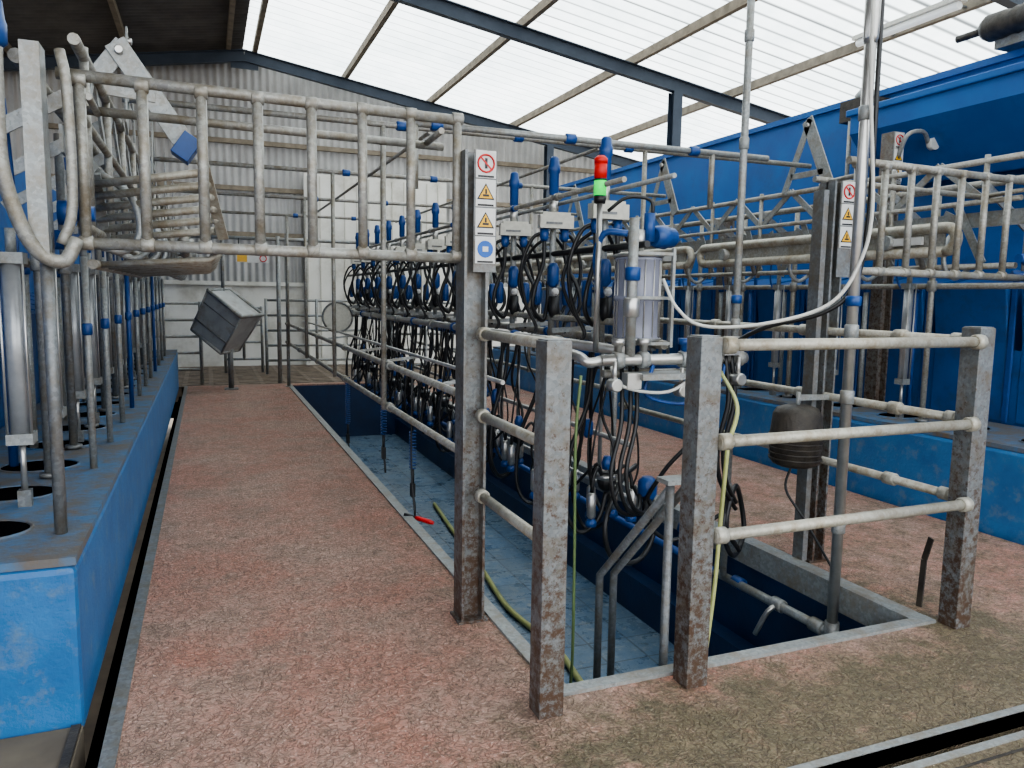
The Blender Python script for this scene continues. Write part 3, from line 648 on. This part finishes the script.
b=B('bent_strap'); b.bar((3.24,2.62,0),(3.30,2.66,.22),.03,.008,'rusty',up=(0,1,0)); b.bar((3.30,2.66,.22),(3.30,2.63,.34),.03,.008,'rusty',up=(0,1,0)); b.done()
# grey tilted hopper at the far end
b=B('weigh_hopper'); cx,cy,cz=.26,12.45,1.04
Rm=Matrix.Rotation(math.radians(27),3,'Y')@Matrix.Rotation(math.radians(22),3,'X')@Matrix.Rotation(math.radians(-32),3,'Z')
def hp(x,y,z): return Rm@Vector((x,y,z))+Vector((cx,cy,cz))
w1,d1,h1=.34,.26,.35
top=[(-w1,-d1,h1),(w1,-d1,h1),(w1,d1,h1),(-w1,d1,h1)]; bot=[(-w1*.9,-d1*.85,-h1),(w1*.9,-d1*.85,-h1),(w1*.9,d1*.85,-h1),(-w1*.9,d1*.85,-h1)]
vs=[hp(*p) for p in bot+top]; b.add(vs,[[0,1,2,3],[0,1,5,4],[1,2,6,5],[2,3,7,6],[3,0,4,7],[4,5,6,7]],'chute')
b.tube([hp(*p) for p in top+[top[0]]],.028,'galv',8); b.tube([hp(*p) for p in bot+[bot[0]]],.02,'galv',8)
for i in range(4): b.tube([hp(*top[i]),hp(*bot[i])],.018,'galv',6)
for t in (-.15,.15): b.tube([hp(-w1*.96,-d1*.94,t),hp(w1*.96,-d1*.94,t)],.012,'galvd',6)
b.cyl((cx+.06,cy,0),(cx+.06,cy,cz-.2),.04,'galvd'); b.cyl((cx-.02,cy+.1,cz+.2),(cx-.02,cy+.1,2.3),.025,'galvd'); b.box((cx+.06,cy,.01),(.2,.2,.02),'galvd'); b.done()
def fgate(x0,x1,y,top,n):
    b=B('field_gate')
    for k in range(n): z=.25+(top-.25)*k/(n-1); b.cyl((x0,y,z),(x1,y,z),.022,'galv',8)
    for x in (x0,(x0+x1)/2,x1): b.cyl((x,y,0 if x!=(x0+x1)/2 else .25),(x,y,top+.03),.028,'galv',8)
    b.done()
fgate(-1.6,-.1,13.2,1.3,5); fgate(1.0,2.8,14.6,1.35,5); fgate(3.0,4.8,13.2,1.35,5); fgate(.3,.95,15,1.2,4)
b=B('overhead_trolley_rail'); b.cyl((-1.5,13.1,2.35),(4.8,13.1,2.35),.03,'galv'); b.cyl((-1.5,13.1,2.1),(1.1,13.1,2.1),.025,'galv')
for x in (-1.5,1.1,4.8): b.cyl((x,13.1,0),(x,13.1,2.4),.035,'galv')
b.done()
b=B('warning_sign_board'); b.bb(.45,.95,13.02,13.04,1.96,2.1,'signw'); b.bb(.47,.62,13.01,13.02,1.97,2.09,'yellow'); b.bb(.80,.93,13.01,13.02,1.97,2.09,'signw'); b.tube([(.865+.05*math.cos(a*math.pi/6),13.0,2.03+.05*math.sin(a*math.pi/6)) for a in range(13)],.008,'red',6)
b.cyl((.5,13.05,2.0),(.5,13.08,2.35),.01,'dark'); b.cyl((.9,13.05,2.0),(.9,13.08,2.35),.01,'dark'); b.done()
b=B('round_gauge'); b.lathe((1.72,11.0,1.16),(1.72,11.06,1.16),[(0,.2),(.3,.21),(1,.2)],'white',24); b.tube([(1.72+.21*math.cos(a*math.pi/12),10.99,1.16+.21*math.sin(a*math.pi/12)) for a in range(25)],.014,'galvd',6); b.cyl((1.72,11.06,1.16),(2.02,11.08,1.2),.02,'galv'); b.done()
b=B('feed_hopper')
x0,x1=5.55,6.25
b.prism([(x0,3.6,3.02),(x0,3.6,3.2),(x1,3.6,3.35),(x1,3.6,2.6),(x0+.4,3.6,2.55)],(0,2.0,0),'bluewall')
b.bb(x0-.03,x1,3.58,5.63,3.18,3.24,'bluewall'); b.done(.01)
b=B('auger_motor'); b.lathe((6.1,4.25,3.76),(6.1,4.75,3.76),[(0,.08),(.05,.11),(.3,.11),(.32,.098),(.4,.11),(.5,.098),(.6,.11),(.9,.11),(1,.08)],'rusty',18); b.box((6.2,4.5,3.62),(.2,.3,.08),'galvd'); b.cyl((6.1,4.75,3.76),(6.1,5.0,3.76),.03,'rusty'); b.done()
b=B('wall_gearbox'); b.box((6.08,5.95,3.36),(.3,.35,.2),'rusty'); b.lathe((6.08,5.95,3.46),(6.08,5.95,3.58),[(0,.1),(.5,.1),(1,.05)],'galv'); b.cyl((5.95,6.0,3.3),(5.95,6.0,2.2),.02,'galv'); b.done()
def wallpost(x,y,h,kinds):
    b=B('trough_post'); b.bb(x-.06,x-.045,y-.06,y+.06,.59,h,'rustp'); b.bb(x+.045,x+.06,y-.06,y+.06,.59,h,'rustp'); b.bb(x-.06,x+.06,y-.006,y+.006,.59,h,'rustp')
    if kinds: b.bb(x-.055,x+.055,y-.068,y-.062,h-.42,h,'galv'); sign(b,x,y-.07,h-.07,kinds,.1)
    b.done()
wallpost(5.38,4.95,2.9,['no','tri','tri']); wallpost(5.38,7.12,2.4,None); wallpost(5.38,9.35,2.4,None)
b=B('pressure_gauge'); b.tube([(5.38,4.88,2.7),(5.38,4.8,2.86),(5.55,4.8,2.90),(5.68,4.85,2.82)],.018,'galv',8,4); b.lathe((5.70,4.8,2.82),(5.70,4.85,2.82),[(0,.05),(1,.05)],'signw'); b.done()
b=B('ground_outside'); b.bb(-40,40,-40,40,-1.4,-1.2,'ground'); b.done()
# ------------------------------------------------------------------ light, camera
w=bpy.data.worlds.new('sky'); SC.world=w; w.use_nodes=True
bg=w.node_tree.nodes['Background']; bg.inputs[0].default_value=(.92,.96,1,1); bg.inputs[1].default_value=1.3
s=bpy.data.lights.new('sun','SUN'); s.energy=2.2; s.angle=math.radians(6); s.color=(1,.96,.9); so=bpy.data.objects.new('sun',s); SC.collection.objects.link(so)
so.rotation_euler=(math.radians(-18),math.radians(28),0)
SC.view_settings.view_transform='AgX'
try: SC.view_settings.look='AgX - Medium High Contrast'
except Exception: pass
SC.view_settings.exposure=1.5
cam=bpy.data.cameras.new('camera'); co_=bpy.data.objects.new('camera',cam); SC.collection.objects.link(co_); SC.camera=co_
cam.sensor_width=36; cam.lens=763/1024*36; cam.clip_start=.02
th=math.atan(.4); ph=math.radians(6.6); ro=.0157
F=Vector((math.sin(th)*math.cos(ph),math.cos(th)*math.cos(ph),-math.sin(ph)))
R=Vector((math.cos(th),-math.sin(th),0)); U=R.cross(F)
R2=R*math.cos(ro)+U*math.sin(ro); U2=U*math.cos(ro)-R*math.sin(ro)
mm=Matrix((R2,U2,-F)).transposed().to_4x4(); mm.translation=Vector((0,0,1.5)); co_.matrix_world=mm
